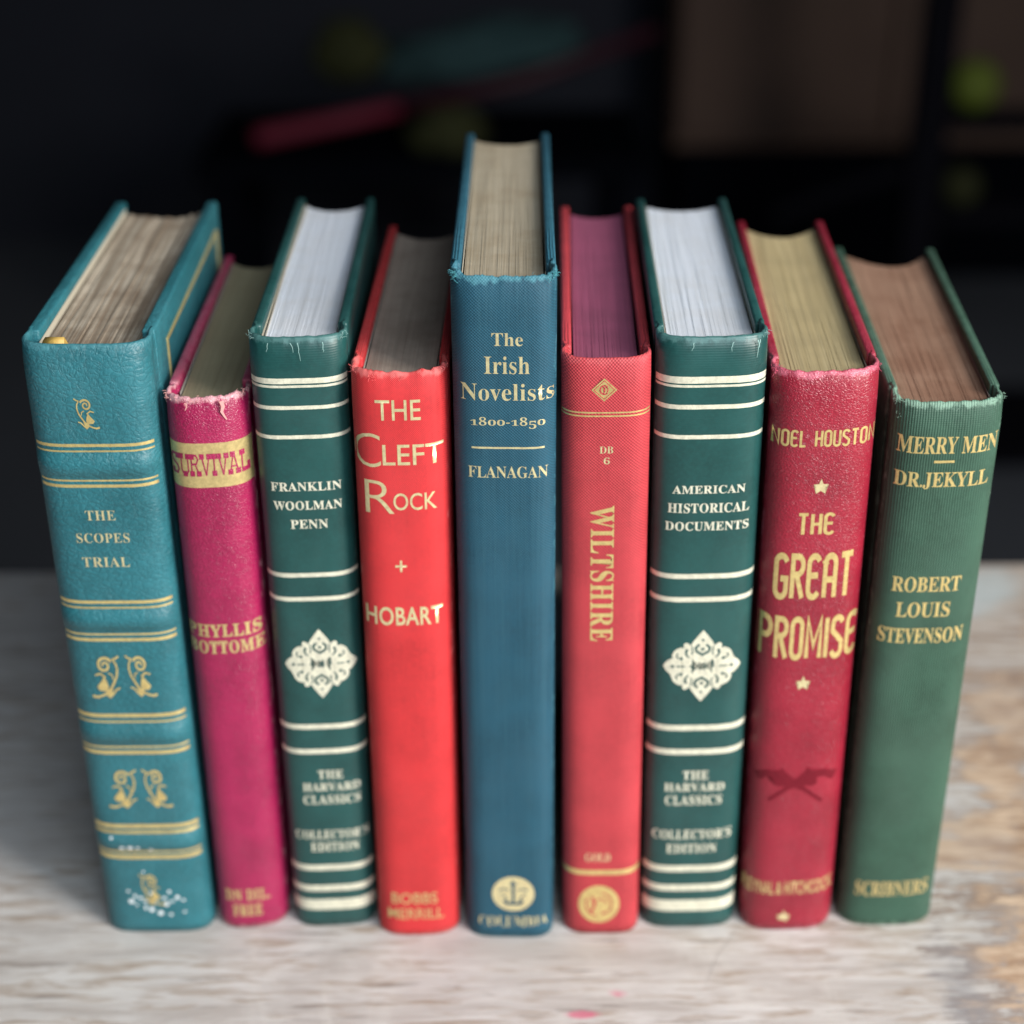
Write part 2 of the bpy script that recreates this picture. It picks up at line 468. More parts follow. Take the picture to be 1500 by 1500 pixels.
class Book:
    def __init__(s, k, label, mat, page_mat, **kw):
        d = BOOKS[k]
        s.k, s.d_ = k, d
        s.a, s.h, s.d, s.b, s.n, s.sk = d['w'] / 2, d['h'], d['d'], d['b'], d['n'], d['sk']
        s.bands = [z / 1000 for z in d.get('bands', [])]
        s.mat, s.page = mat, page_mat
        s.fray = kw.get('fray', .0004)
        s.t = kw.get('t', TURN)
        s.groove = kw.get('groove', .0009)
        s.conc = kw.get('conc', .006)
        s.lip = kw.get('lip', .0002)
        s.flare = kw.get('flare', 0)     # left board splayed outwards towards the fore-edge
        s.leaves = kw.get('leaves', 60)
        s.jit = kw.get('jit', .00005)
        s.head = kw.get('head', .0032)
        lift = s.a * abs(math.sin(math.radians(d['lean'])))
        s.root = empty('book', (d['x'], d['y'], lift), (0, math.radians(d['lean']), math.radians(d['yaw'])))
        tag(s.root, label, 'book', 'vintage books standing in a row on the table')
        s.eps = 0
        s.spine()
        s.boards(kw.get('paper'))
        s.pages()

    def S(s, x, z):
        """y of the spine's outer surface"""
        q = min(1, abs(x / s.a))
        y0 = .004
        f = math.sqrt(max(0, 1 - q ** s.n))
        y = y0 - (s.b + y0) * f + s.sk * x / s.a
        for zc in s.bands:
            t = abs(z - zc) / .0042
            if t < 1:
                y -= .0016 * (1 - t * t) ** 1.4 * (.35 + .65 * f)
        return y

    def spine(s):
        rnd = random.Random(s.k)
        a, h = s.a, s.h
        nu = 60
        prof = []                                         # (x, y-function or y)
        for yy in (.0105, .0095):
            prof.append((-a + s.groove * .4, yy))
        prof += [(-a + s.groove, .0082), (-a + s.groove * .8, .0068), (-a + .0001, .0055)]
        left = list(prof)
        front = []
        for i in range(nu + 1):
            t = -1 + 2 * i / nu
            x = a * math.copysign(1 - (1 - abs(t)) ** 1.7, t)
            front.append(x)
        zs = [h * j / 70 for j in range(71)]
        for zc in s.bands:
            zs += [zc + .0042 * q / 6 for q in range(-7, 8)]
        zs = sorted(set(round(z, 6) for z in zs if 0 <= z <= h))
        bm = bmesh.new()

        def point(i, z, inset=0.0):
            if i < 5:
                x, y = left[i]
                y += -s.sk
                return Vector((x + inset, y, z))
            if i >= 5 + nu + 1:
                x, y = left[4 - (i - (5 + nu + 1))]
                return Vector((-x - inset, y + s.sk, z))
            x = front[i - 5]
            return Vector((x * (1 - inset / a), s.S(x, z) + inset, z))
        N = 5 + nu + 1 + 5

        def wob(i, top):
            x = point(i, 0).x
            v = noise.noise(Vector((x * 420, s.k * 9.1, 3 if top else 8))) + .6 * noise.noise(Vector((x * 1500, s.k * 3.3, 5)))
            edge = max(0, 1 - (s.a - abs(x)) / .004)
            return v * s.fray * (1 + 1.2 * edge)
        rows = []
        for z in zs:
            row = []
            for i in range(N):
                p = point(i, z)
                up = max(0, 1 - (h - z) / .009)
                # headcap: the cloth leans in slightly over the page block
                p.y += .0018 * up ** 2
                p.z += wob(i, True) * up if z > h * .5 else 0
                # tail: turned-in cloth makes a faint lip above the table
                dn = max(0, 1 - abs(z - .0018) / .0034)
                p.y -= s.lip * dn + (.0004 * wob(i, False) / max(s.fray, 1e-5) * dn * .4)
                row.append(bm.verts.new(p))
            rows.append(row)
        th = .0013
        rim = [[], [], []]
        for i in range(N):
            w = wob(i, True)
            for q, (ins, dz) in enumerate(((th * .35, .0004), (th * .8, .0002), (th * 1.05, -.012))):
                p = point(i, h + dz, ins)
                p.y += .0018 if q < 2 else 0
                p.z += w if q < 2 else 0
                rim[q].append(bm.verts.new(p))
        bot = [bm.verts.new(point(i, .0002, th)) for i in range(N)]
        seq = [bot] + rows + rim
        for r0, r1 in zip(seq, seq[1:]):
            for i in range(N - 1):
                bm.faces.new((r0[i], r0[i + 1], r1[i + 1], r1[i]))
        bmesh.ops.recalc_face_normals(bm, faces=bm.faces)
        o = obj('spine', bm, s.mat, s.root, True)
        return o

    def splay(s, bm):
        for v in bm.verts:
            if s.flare and v.co.x < 0 and v.co.y > .01:
                v.co.x += v.co.x / s.a * s.flare * (v.co.y - .01) / s.d

    def boards(s, paper):
        a, h, d, t = s.a, s.h, s.d, s.t
        for sg in (-1, 1):
            bm = bmesh.new()
            x0, x1 = sorted((sg * a, sg * (a - t)))
            y0 = .0100 + sg * s.sk
            add_box(bm, x0, x1, y0, d, 0, h, bev=.0008, seg=3)
            # worn, slightly dented corners
            for v in bm.verts:
                cz = min(v.co.z, h - v.co.z)
                e = max(0, 1 - (d - v.co.y) / .006) * max(0, 1 - cz / .006)
                v.co.y -= .0012 * e
                v.co.z += (-.0010 if v.co.z > h / 2 else 0) * e
                v.co.x += .0005 * noise.noise(Vector((v.co.y * 40, v.co.z * 30, s.k + sg)))
            s.splay(bm)
            b = obj('cover_board', bm, s.mat, s.root, True)
            bm = bmesh.new()
            xi = sg * (a - t - .00025)
            add_box(bm, min(xi, xi + sg * .0002), max(xi, xi + sg * .0002), .008, d - .004, .003, h - .0026)
            s.splay(bm)
            obj('endpaper', bm, paper or s.page, b)

    def pages(s):
        a, h, d, t = s.a, s.h, s.d, s.t
        rnd = random.Random(100 + s.k)
        ai = a - t - .0007
        bm = bmesh.new()
        n = s.leaves
        g = 2 * ai / n
        sig = 0
        for i in range(n):
            x0, x1 = -ai + i * g, -ai + (i + 1) * g
            if i % 5 == 0:
                sig = rnd.uniform(-1, 1) * s.jit * 1.3
            dz = sig + rnd.uniform(-1, 1) * s.jit
            top = h - s.head + dz
            xm = (x0 + x1) / 2 / a
            y0 = s.S(xm * a * .92, h) + .0016
            yb = d - .0038 - s.conc * (1 - (xm * a / ai) ** 2) + rnd.uniform(-1, 1) * s.jit * 1.5
            K = 6
            top_l, top_r, bot_l, bot_r = [], [], [], []
            for j in range(K + 1):
                y = y0 + (yb - y0) * j / K
                zz = top + .00012 * noise.noise(Vector((i * .35, y * 60, s.k)))
                # swelling: leaves spread a little away from the sewn back
                sw = 1 + .010 * math.sin(PI * j / K)
                top_l.append(bm.verts.new((x0 * sw, y, zz)))
                top_r.append(bm.verts.new((x1 * sw, y, zz)))
                bot_l.append(bm.verts.new((x0 * sw, y, .003)))
                bot_r.append(bm.verts.new((x1 * sw, y, .003)))
            for j in range(K):
                bm.faces.new((top_l[j], top_r[j], top_r[j + 1], top_l[j + 1]))
                bm.faces.new((bot_l[j], top_l[j], top_l[j + 1], bot_l[j + 1]))
                bm.faces.new((top_r[j], bot_r[j], bot_r[j + 1], top_r[j + 1]))
            bm.faces.new((top_l[K], top_r[K], bot_r[K], bot_l[K]))
        s.splay(bm)
        s.block = obj('page_block', bm, s.page, s.root)

    # --- things stamped on the spine
    def wrap(s, name, bm, mat, parent=None, eps=None, cut=True):
        """bend a flat outline (x, z in metres) onto the spine"""
        s.eps += .000004
        e = (.00004 + s.eps) if eps is None else eps
        lo, hi = min(v.co.x for v in bm.verts), max(v.co.x for v in bm.verts)
        k = math.ceil(lo / .0007)
        while cut and k * .0007 < hi:
            bmesh.ops.bisect_plane(bm, geom=bm.verts[:] + bm.edges[:] + bm.faces[:], plane_co=(k * .0007, 0, 0), plane_no=(1, 0, 0))
            k += 1
        for v in bm.verts:
            x = max(-s.a * .997, min(s.a * .997, v.co.x))
            v.co.y = s.S(x, v.co.z) - e - v.co.y
        for f in bm.faces:
            f.normal_update()
            if f.normal.y > 0:
                f.normal_flip()
        return obj(name, bm, mat, parent or s.root)

    def rule(s, box, mat, name='gilt_rule', wob=.00006):
        x0, x1, z0, z1 = [q / 1000 for q in box]
        bm = bmesh.new()
        n = 56
        A, B = [], []
        for i in range(n + 1):
            t = -1 + 2 * i / n
            x = (x0 + x1) / 2 + (x1 - x0) / 2 * math.copysign(1 - (1 - abs(t)) ** 1.7, t)
            A.append(bm.verts.new((x, 0, z0 + wob * noise.noise(Vector((x * 500, z0 * 300, 1))))))
            B.append(bm.verts.new((x, 0, z1 + wob * noise.noise(Vector((x * 500, z1 * 300, 2))))))
        for i in range(n):
            bm.faces.new((A[i], A[i + 1], B[i + 1], B[i]))
        return s.wrap(name, bm, mat, cut=False)

    def text(s, string, style, box, mat, name):
        bm = glyphs(string, style)
        fit(bm, box, style == 'vert')
        return s.wrap(name, bm, mat)


def fit(bm, box, vert=False):
    """map the outline's bounding box onto box (mm)"""
    x0, x1, z0, z1 = [q / 1000 for q in box]
    if vert:
        for v in bm.verts:
            v.co = (v.co.z, 0, -v.co.x)
    lx, hx = min(v.co.x for v in bm.verts), max(v.co.x for v in bm.verts)
    lz, hz = min(v.co.z for v in bm.verts), max(v.co.z for v in bm.verts)
    for v in bm.verts:
        v.co.x = x0 + (v.co.x - lx) / (hx - lx) * (x1 - x0)
        v.co.z = z0 + (v.co.z - lz) / (hz - lz) * (z1 - z0)


def serif(t, italic=False):
    """map to the mathematical serif alphabets so that the built-in fallback face draws serif letters"""
    up, lo = (0x1D468, 0x1D482) if italic else (0x1D400, 0x1D41A)
    o = ''
    for c in t:
        if 'A' <= c <= 'Z':
            o += chr(up + ord(c) - 65)
        elif 'a' <= c <= 'z':
            o += chr(lo + ord(c) - 97)
        elif '0' <= c <= '9':
            o += chr(0x1D7CE + ord(c) - 48)
        else:
            o += c
    return o


def text_bm(t, offset=0.0, spacing=1.0):
    cu = bpy.data.curves.new('letters', 'FONT')
    cu.body = t
    cu.offset = offset
    cu.resolution_u = 4
    cu.space_character = spacing
    ob = bpy.data.objects.new('letters', cu)
    COL.objects.link(ob)
    bpy.context.view_layer.update()
    me = bpy.data.meshes.new_from_object(ob.evaluated_get(bpy.context.evaluated_depsgraph_get()))
    bm = bmesh.new()
    bm.from_mesh(me)
    bpy.data.objects.remove(ob)
    bpy.data.curves.remove(cu)
    bpy.data.meshes.remove(me)
    for v in bm.verts:
        v.co = (v.co.x, 0, v.co.y)
    return bm


def glyphs(t, style):
    if style == 'roman':
        return text_bm(serif(t), -.006, 1.08)
    if style == 'light':
        return text_bm(serif(t), -.0045)
    if style == 'bold':
        return text_bm(serif(t), .006, 1.06)
    if style == 'fat':
        return text_bm(serif(t), .02, 1.12)
    if style == 'bolditalic':
        return text_bm(serif(t), .004)
    if style == 'hand':
        return text_bm(t, -.012 if t in 'CR' else .006)
    if style == 'handbold':
        return text_bm(t, .018, 1.06)
    if style == 'vert':
        return text_bm(serif(t), .008, 1.1)
    if style == 'deco':
        return deco(t)
    if style == 'oldstyle':
        bm = bmesh.new()
        x = 0
        for c in t:
            b = text_bm(serif(c), -.004)
            lx, hx = min(v.co.x for v in b.verts), max(v.co.x for v in b.verts)
            lz, hz = min(v.co.z for v in b.verts), max(v.co.z for v in b.verts)
            k, dz = {'1': (.68, 0), '0': (.68, 0), '8': (1, 0), '5': (.95, -.27), '-': (1, 0)}[c]
            for v in b.verts:
                v.co.x = x + (v.co.x - lx) * (1 if c == '8' else 1.05)
                v.co.z = (v.co.z * k + dz) if c != '-' else v.co.z
            x += (hx - lx) * 1.02 + .09
            me = bpy.data.meshes.new('tmp')
            b.to_mesh(me)
            b.free()
            bm.from_mesh(me)
            bpy.data.meshes.remove(me)
        return bm


def stroke(bm, pts, w, w1=None, cap=True, lift=0.0):
    """a ribbon with mitred joints along a polyline in the x-z plane; y holds a tiny lift over earlier strokes"""
    P = [Vector((p[0], p[1])) for p in pts]
    n = len(P)
    L, R = [], []
    for i in range(n):
        t0 = (P[i] - P[i - 1]).normalized() if i else (P[1] - P[0]).normalized()
        t1 = (P[i + 1] - P[i]).normalized() if i < n - 1 else t0
        t = (t0 + t1)
        t = t.normalized() if t.length > 1e-6 else t0
        nn = Vector((-t.y, t.x))
        m = 1 / max(.55, nn.dot(Vector((-t0.y, t0.x))))
        ww = (w if w1 is None else w + (w1 - w) * i / (n - 1)) * .5 * m
        q = P[i]
        if cap and i == 0:
            q = q - t0 * w * .12
        if cap and i == n - 1:
            q = q + t1 * w * .12
        L.append(bm.verts.new((q.x + nn.x * ww, lift, q.y + nn.y * ww)))
        R.append(bm.verts.new((q.x - nn.x * ww, lift, q.y - nn.y * ww)))
    for i in range(n - 1):
        bm.faces.new((L[i], L[i + 1], R[i + 1], R[i]))


def poly(bm, pts, lift=0.0):
    f = bm.faces.new([bm.verts.new((p[0], lift, p[1])) for p in pts])
    bmesh.ops.triangulate(bm, faces=[f])


def disc(bm, cx, cz, rx, rz=None, n=28, lift=0.0):
    rz = rz or rx
    poly(bm, [(cx + rx * math.cos(2 * PI * i / n), cz + rz * math.sin(2 * PI * i / n)) for i in range(n)], lift)


def arc(cx, cy, rx, ry, a0, a1, n=9):
    return [(cx + rx * math.cos(math.radians(a0 + (a1 - a0) * i / n)), cy + ry * math.sin(math.radians(a0 + (a1 - a0) * i / n))) for i in range(n + 1)]


def deco(t):
    """tall condensed capitals with a rounded E"""
    W = .36
    r = W / 2
    top = arc(r, 1 - r, r, r, 180, 0)
    G = {
        'N': (W, [[(0, 0), (0, 1), (W, 0), (W, 1)]]),
        'O': (W, [arc(r, r, r, r, 180, 360) + arc(r, 1 - r, r, r, 0, 180) + [(0, r)]]),
        'E': (W, [arc(r, 1 - r, r, r, 25, 180) + arc(r, r, r, r, 180, 335), [(0, .53), (W * .85, .53)]]),
        'L': (W * .8, [[(0, 1), (0, 0), (W * .8, 0)]]),
        'H': (W, [[(0, 0), (0, 1)], [(W, 0), (W, 1)], [(0, .5), (W, .5)]]),
        'U': (W, [[(0, 1)] + arc(r, r, r, r, 180, 360) + [(W, 1)]]),
        'S': (W, [arc(r, 1 - r, r, r, 20, 180) + [(0, .66), (W * .5, .52), (W, .36)] + arc(r, r, r, r, 0, -160)]),
        'T': (W * 1.05, [[(0, 1), (W * 1.05, 1)], [(W * .52, 1), (W * .52, 0)]]),
        'G': (W, [arc(r, 1 - r, r, r, 20, 180) + arc(r, r, r, r, 180, 360) + [(W, .45), (W * .5, .45)]]),
        'R': (W, [[(0, 0), (0, 1)] + [(W * .4, 1)] + arc(W * .45, .78, W * .55, .22, 80, -90) + [(0, .56)], [(W * .4, .56), (W, 0)]]),
        'P': (W, [[(0, 0), (0, 1)] + [(W * .4, 1)] + arc(W * .45, .76, W * .55, .24, 80, -90) + [(0, .52)]]),
        'A': (W, [[(0, 0), (0, 1 - r)] + top + [(W, 0)], [(0, .42), (W, .42)]]),
        'M': (W * 1.35, [[(0, 0), (0, 1), (W * .67, .3), (W * 1.35, 1), (W * 1.35, 0)]]),
        'I': (.02, [[(.01, 0), (.01, 1)]]),
        ' ': (.25, [])}
    bm = bmesh.new()
    x, q = 0, 0
    for c in t:
        w, ss = G[c]
        for k, st in enumerate(ss):
            q += 1
            stroke(bm, [(x + p[0], p[1]) for p in st], .155, lift=q * .000001)
        x += w + .215
    return bm


def slab_word(t):
    """western slab letters: thin stems with heavy blocks at head and foot"""
    bm = bmesh.new()
    q = [0]

    def st(p, w):
        q[0] += 1
        stroke(bm, p, w * (.72 if w < .2 else 1), cap=False, lift=q[0] * .000001)

    def block(x, y):
        st([(x - .17, y), (x + .17, y)], .24)
    x = 0
    for c in t:
        W = .7
        if c == 'S':
            st([(x + .62, .8), (x + .5, .92), (x + .2, .92), (x + .08, .75), (x + .2, .58), (x + .52, .44), (x + .62, .26), (x + .5, .08), (x + .2, .08), (x + .06, .2)], .15)
            block(x + .58, .86); block(x + .12, .14)
        if c == 'U':
            st([(x + .1, .95), (x + .1, .25), (x + .25, .06), (x + .45, .06), (x + .6, .25), (x + .6, .95)], .12)
            block(x + .1, .88); block(x + .6, .88); block(x + .35, .1)
        if c == 'R':
            st([(x + .1, 0), (x + .1, 1)], .13)
            st([(x + .1, .94), (x + .45, .94), (x + .58, .76), (x + .45, .56), (x + .1, .54)], .12)
            st([(x + .36, .54), (x + .62, .05)], .12)
            block(x + .12, .12); block(x + .6, .12); block(x + .14, .88)
        if c == 'V':
            st([(x + .08, .95), (x + .36, .03)], .13)
            st([(x + .64, .95), (x + .36, .03)], .11)
            block(x + .1, .88); block(x + .62, .88)
        if c == 'I':
            W = .4
            st([(x + .2, 0), (x + .2, 1)], .13)
            block(x + .2, .88); block(x + .2, .12)
        if c == 'A':
            st([(x + .08, .05), (x + .36, .97)], .11)
            st([(x + .64, .05), (x + .36, .97)], .13)
            st([(x + .2, .36), (x + .52, .36)], .1)
            block(x + .1, .12); block(x + .62, .12); block(x + .3, .9)
        if c == 'L':
            st([(x + .14, 0), (x + .14, 1)], .13)
            st([(x + .1, .1), (x + .6, .1)], .2)
            block(x + .16, .88); st([(x + .44, .22), (x + .60, .22)], .36)
        x += W + .06
    return bm


def scroll(mirror):
    """acanthus scroll: spiral, curved stem, leaf, foot flourish (unit box 1 x 1.35)"""
    bm = bmesh.new()

    def M(p):
        x, y = (p[0] - 370) / 660, (1100 - p[1]) / 660
        return ((1 - x) if mirror < 0 else x, y)
    sp = []
    for i in range(40):
        u = i / 39
        a_ = math.radians(-20 + 740 * u)
        r_ = 35 + 185 * u ** 1.15
        sp.append(M((690 + r_ * math.cos(a_), 460 - r_ * math.sin(a_) * .98)))
    # ends at angle 720 -> trim to join the stem at the upper left
    k = int(39 * (160 + 360 + 20) / 740)
    stroke(bm, sp[:k + 1], .055, .09)
    stroke(bm, [M(p) for p in ((500, 360), (450, 430), (432, 540), (465, 680), (540, 810), (620, 930))], .05, .075, lift=.000001)
    poly(bm, [M(p) for p in ((730, 680), (790, 760), (900, 880), (850, 955), (700, 965), (655, 880), (680, 770))], .000002)
    poly(bm, [M(p) for p in ((560, 860), (620, 900), (730, 960), (715, 1060), (650, 1085), (600, 1030))], .000003)
    stroke(bm, [M(p) for p in ((425, 905), (500, 930), (570, 1010), (660, 1090))], .05, .06, lift=.000004)
    stroke(bm, [M(p) for p in ((710, 1005), (820, 1055), (920, 1080), (1015, 1060))], .06, .08, lift=.000005)
    stroke(bm, [M(p) for p in ((380, 285), (440, 325), (510, 350))], .06, .06, lift=.000006)
    stroke(bm, [M(p) for p in ((905, 650), (800, 618), (700, 690))], .05, .06, lift=.000007)
    stroke(bm, [M(p) for p in ((620, 610), (550, 650), (545, 730))], .05, .03, lift=.000008)
    return bm


def ornament(bm_light, bm_dark):
    """pierced lozenge: scalloped outline, dark cut-outs"""
    Q = [(0, 1), (.12, .86), (.24, .70), (.31, .58), (.37, .64), (.44, .66), (.49, .61), (.47, .54), (.42, .47), (.48, .51), (.56, .53), (.66, .49), (.74, .41), (.78, .31), (.76, .23), (.84, .20), (.93, .12), (1, 0)]
    right = Q + [(x, -z) for x, z in Q[-2::-1]]
    out = right + [(-x, z) for x, z in right[-2:0:-1]]
    poly(bm_light, out)
    L = [0]

    def dk(p, w, w1=None):
        L[0] += 1
        stroke(bm_dark, p, w, w1, lift=.00001 + L[0] * .000001)
    L[0] += 1
    half = [(.85 * x, .85 * z) for x, z in [(-.44, 0), (-.30, .05), (-.31, .24), (-.20, .10), (-.11, .045), (-.09, .15), (0, .085), (.09, .15), (.11, .045), (.20, .10), (.31, .24), (.30, .05), (.44, 0)]]
    poly(bm_dark, half + [(x, -z) for x, z in half[-2:0:-1]], .00001)
    for sz in (1, -1):
        dk([(x, sz * z) for x, z in ((-.09, .60), (-.18, .52), (-.16, .42), (0, .32), (.16, .42), (.18, .52), (.09, .60))], .065)
        dk([(x, sz * z) for x, z in ((-.04, .50), (0, .46), (.04, .50))], .05)
        L[0] += 1
        disc(bm_dark, 0, sz * .73, .035, n=10, lift=.00001 + L[0] * .000001)
        for sx in (1, -1):
            dk([(sx * x, sz * z) for x, z in ((.40, .47), (.43, .38), (.40, .30), (.34, .25))], .075, .03)
            dk([(sx * x, sz * z) for x, z in ((.64, .36), (.66, .28), (.60, .21))], .045, .03)
            dk([(sx * x, sz * z) for x, z in ((.28, .56), (.25, .44), (.27, .33))], .035, .035)
            L[0] += 1
            disc(bm_dark, sx * .54, sz * .22, .045, n=10, lift=.00001 + L[0] * .000001)
    for sx in (1, -1):
        L[0] += 1
        disc(bm_dark, sx * .76, 0, .045, n=10, lift=.00001 + L[0] * .000001)
        dk([(sx * .44, 0), (sx * .66, 0)], .035)


def threads(book, spots, mat, n=26, ln=.0018, r=.00008, seed=1):
    """loose fibres of torn cloth at worn spots (x, z)"""
    rnd = random.Random(seed)
    for (x, z, sx) in spots:
        bm = bmesh.new()
        for i in range(n):
            px = max(-book.a * .99, min(book.a * .99, x + rnd.gauss(0, sx)))
            pz = z + rnd.gauss(0, .0005)
            p = Vector((px, book.S(px, z) + rnd.uniform(-.0001, .0016), pz))
            d = Vector((rnd.gauss(0, 1), rnd.gauss(-.3, .8), rnd.gauss(.1, .8))).normalized()
            e = Vector((rnd.gauss(0, 1), rnd.gauss(0, 1), rnd.gauss(-.4, 1))) * .45
            q = ln * rnd.uniform(.3, 1)
            add_tube(bm, [p, p + d * q * .4, p + d * q * .7 + e * q * .4, p + d * q * .8 + e * q], r, 4, r * .5)
        obj('frayed_thread', bm, mat, book.root)['kind'] = 'stuff'


# ------------------------------------------------------------------ the setting
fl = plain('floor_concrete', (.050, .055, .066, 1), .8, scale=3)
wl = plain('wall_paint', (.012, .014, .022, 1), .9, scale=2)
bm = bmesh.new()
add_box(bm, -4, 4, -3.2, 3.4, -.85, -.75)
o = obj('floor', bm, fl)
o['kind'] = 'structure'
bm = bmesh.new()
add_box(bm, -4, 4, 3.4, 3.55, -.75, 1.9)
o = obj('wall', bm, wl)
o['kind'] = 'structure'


# table: weathered, whitewashed top
def table_material():
    n = NT('whitewashed_wood')
    g1 = n.noise(1, 6, .65, vec=(13, 72, 20), dist=.9)
    g2 = n.noise(1, 5, .6, vec=(52, 330, 40), off=(3, 2, 0), dist=.5)
    big = n.noise(7, 4, .55, off=(1.3, 4, 0))
    cross = n.noise(1, 5, .65, vec=(42, 16, 20), off=(9, 1, 0), dist=1.2)
    c = n.mix(n.ramp(g1, .3, .7), (.44, .395, .365, 1), (.68, .655, .635, 1))
    c = n.mix(n.ramp(big, .35, .7, 0, .5), c, (.52, .51, .52, 1))
    c = n.mix(n.ramp(cross, .5, .75, 0, .4), c, (.70, .67, .63, 1))
    # brown streaks where the wash has rubbed off, heavier to the right
    lean_r = n.ramp(n.x, .08, .22, 0, .10)
    st = n.math('ADD', n.math('ADD', n.math('MULTIPLY', g2, .55), n.math('MULTIPLY', g1, .45)), lean_r)
    c = n.mix(n.ramp(st, .48, .64, 0, .75), c, (.32, .235, .17, 1))
    c = n.mix(n.ramp(n.noise(1, 5, .65, vec=(22, 260, 30), off=(7, 7, 1)), .57, .68, 0, .7), c, (.22, .18, .16, 1))

    def patch(px, py, rx, ry, lo=.25, hi=.75):
        dx = n.math('DIVIDE', n.math('SUBTRACT', n.x, px), rx)
        dy = n.math('DIVIDE', n.math('SUBTRACT', n.y, py), ry)
        r2 = n.math('ADD', n.math('MULTIPLY', dx, dx), n.math('MULTIPLY', dy, dy))
        f = n.math('SUBTRACT', 1.15, n.math('SQRT', r2))
        wob = n.math('ADD', n.math('MULTIPLY', n.math('SUBTRACT', g1, .5), 2.2), n.math('MULTIPLY', n.math('SUBTRACT', n.noise(45, 6, .7), .5), 2.0))
        wob = n.math('ADD', wob, n.math('MULTIPLY', n.math('SUBTRACT', g2, .5), 1.2))
        return n.math('ADD', f, wob)
    wt = n.math('ADD', n.math('MULTIPLY', g2, .5), n.math('MULTIPLY', n.noise(60, 6, .65, vec=(1, 2.2, 1), off=(2, 8, 0)), .5))
    wood_tone = n.mix(n.ramp(wt, .36, .62), (.29, .165, .095, 1), (.63, .47, .345, 1))
    for (px, py, rx, ry, amt) in ((.180, .464, .016, .042, .9), (.196, .505, .020, .034, .7), (.180, .368, .046, .052, 1.0), (.168, .425, .034, .028, .7), (.25, .46, .055, .17, .85)):
        p = patch(px, py, rx, ry)
        c = n.mix(n.math('MULTIPLY', n.ramp(p, .25, .7), amt), c, wood_tone)
        rim = n.math('MULTIPLY', n.ramp(p, .15, .35), n.ramp(p, .35, .6, 1, 0))
        c = n.mix(n.math('MULTIPLY', rim, .45 * amt), c, (.15, .09, .07, 1))
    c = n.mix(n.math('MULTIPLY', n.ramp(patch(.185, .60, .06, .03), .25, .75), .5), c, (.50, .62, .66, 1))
    c = n.mix(n.math('MULTIPLY', n.ramp(patch(.138, .362, .012, .03), .25, .9), .55), c, (.26, .26, .28, 1))
    for (px, py, rx, ry, amt) in ((.0195, .3515, .0055, .0022, .75), (.0315, .3595, .0048, .0038, .7)):
        c = n.mix(n.math('MULTIPLY', n.ramp(patch(px, py, rx, ry), .2, 1.0), amt), c, (.66, .14, .24, 1))
    # fine cracks across the grain
    xx = n.math('ADD', n.x, n.math('MULTIPLY', n.math('SUBTRACT', n.noise(30, 3), .5), .012))
    ln = n.math('ABSOLUTE', n.math('SUBTRACT', n.math('SUBTRACT', xx, n.math('MULTIPLY', n.y, .55)), -.142))
    seg = n.math('MULTIPLY', n.ramp(n.y, .362, .368), n.ramp(n.y, .385, .40, 1, 0))
    ck = n.math('MULTIPLY', n.ramp(ln, .0002, .0009, 1, 0), seg)
    c = n.mix(n.math('MULTIPLY', ck, .16), c, (.16, .15, .15, 1))
    hgt = n.math('ADD', n.math('ADD', g2, n.math('MULTIPLY', g1, .7)), n.math('MULTIPLY', ck, -.2))
    return n.done(c, .62, n.bump(hgt, .0006, .55), spec=.3)


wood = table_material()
leg_wood = plain('table_leg_wood', (.30, .27, .24, 1), .7)
table = empty('table', (0, .2, 0))
tag(table, 'weathered whitewashed wooden table with brown worn patches under the row of books', 'table')
bm = bmesh.new()
add_box(bm, -.62, .62, -.22, .4245, -.032, 0, bev=.003, seg=2)
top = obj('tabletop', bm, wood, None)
for v in top.data.vertices:
    v.co.y += .2
top.parent = table
top.location = (0, -.2, 0)
bm = bmesh.new()
for (x0, x1, y0, y1) in ((-.56, .56, -.17, -.15), (-.56, .56, .36, .38), (-.56, -.54, -.148, .358), (.54, .56, -.148, .358)):
    add_box(bm, x0, x1, y0, y1, -.11, -.0325, bev=.002)
obj('apron', bm, leg_wood, table)
for x in (-.565, .565):
    for y in (-.175, .385):
        bm = bmesh.new()
        add_box(bm, x - .025, x + .025, y - .025, y + .025, -.75, -.034, bev=.004)
        obj('leg', bm, leg_wood, table)

# ------------------------------------------------------------------ dim things at the back of the room
dark = plain('shaded_dark_wood', (.002, .0025, .004, 1), .95, spec=0)  # near-black, so bench and cabinet base stay lost in shade
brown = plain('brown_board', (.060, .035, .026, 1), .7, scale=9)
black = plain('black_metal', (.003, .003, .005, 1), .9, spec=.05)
cab = empty('cabinet', (.94, 3.1, -.75))
tag(cab, 'dim brown wooden cabinet out of focus behind the books at upper right', 'cabinet')
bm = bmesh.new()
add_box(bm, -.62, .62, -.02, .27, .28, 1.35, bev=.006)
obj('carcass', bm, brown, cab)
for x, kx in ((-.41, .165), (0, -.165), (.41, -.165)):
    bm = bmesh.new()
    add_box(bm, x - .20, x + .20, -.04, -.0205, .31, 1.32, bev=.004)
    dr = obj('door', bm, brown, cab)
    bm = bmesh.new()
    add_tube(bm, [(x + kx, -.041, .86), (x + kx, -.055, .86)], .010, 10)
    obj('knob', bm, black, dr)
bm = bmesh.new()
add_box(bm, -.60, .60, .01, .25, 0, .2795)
obj('shade_base', bm, dark, cab)  # added dark base standing in for the shade low on the cabinet

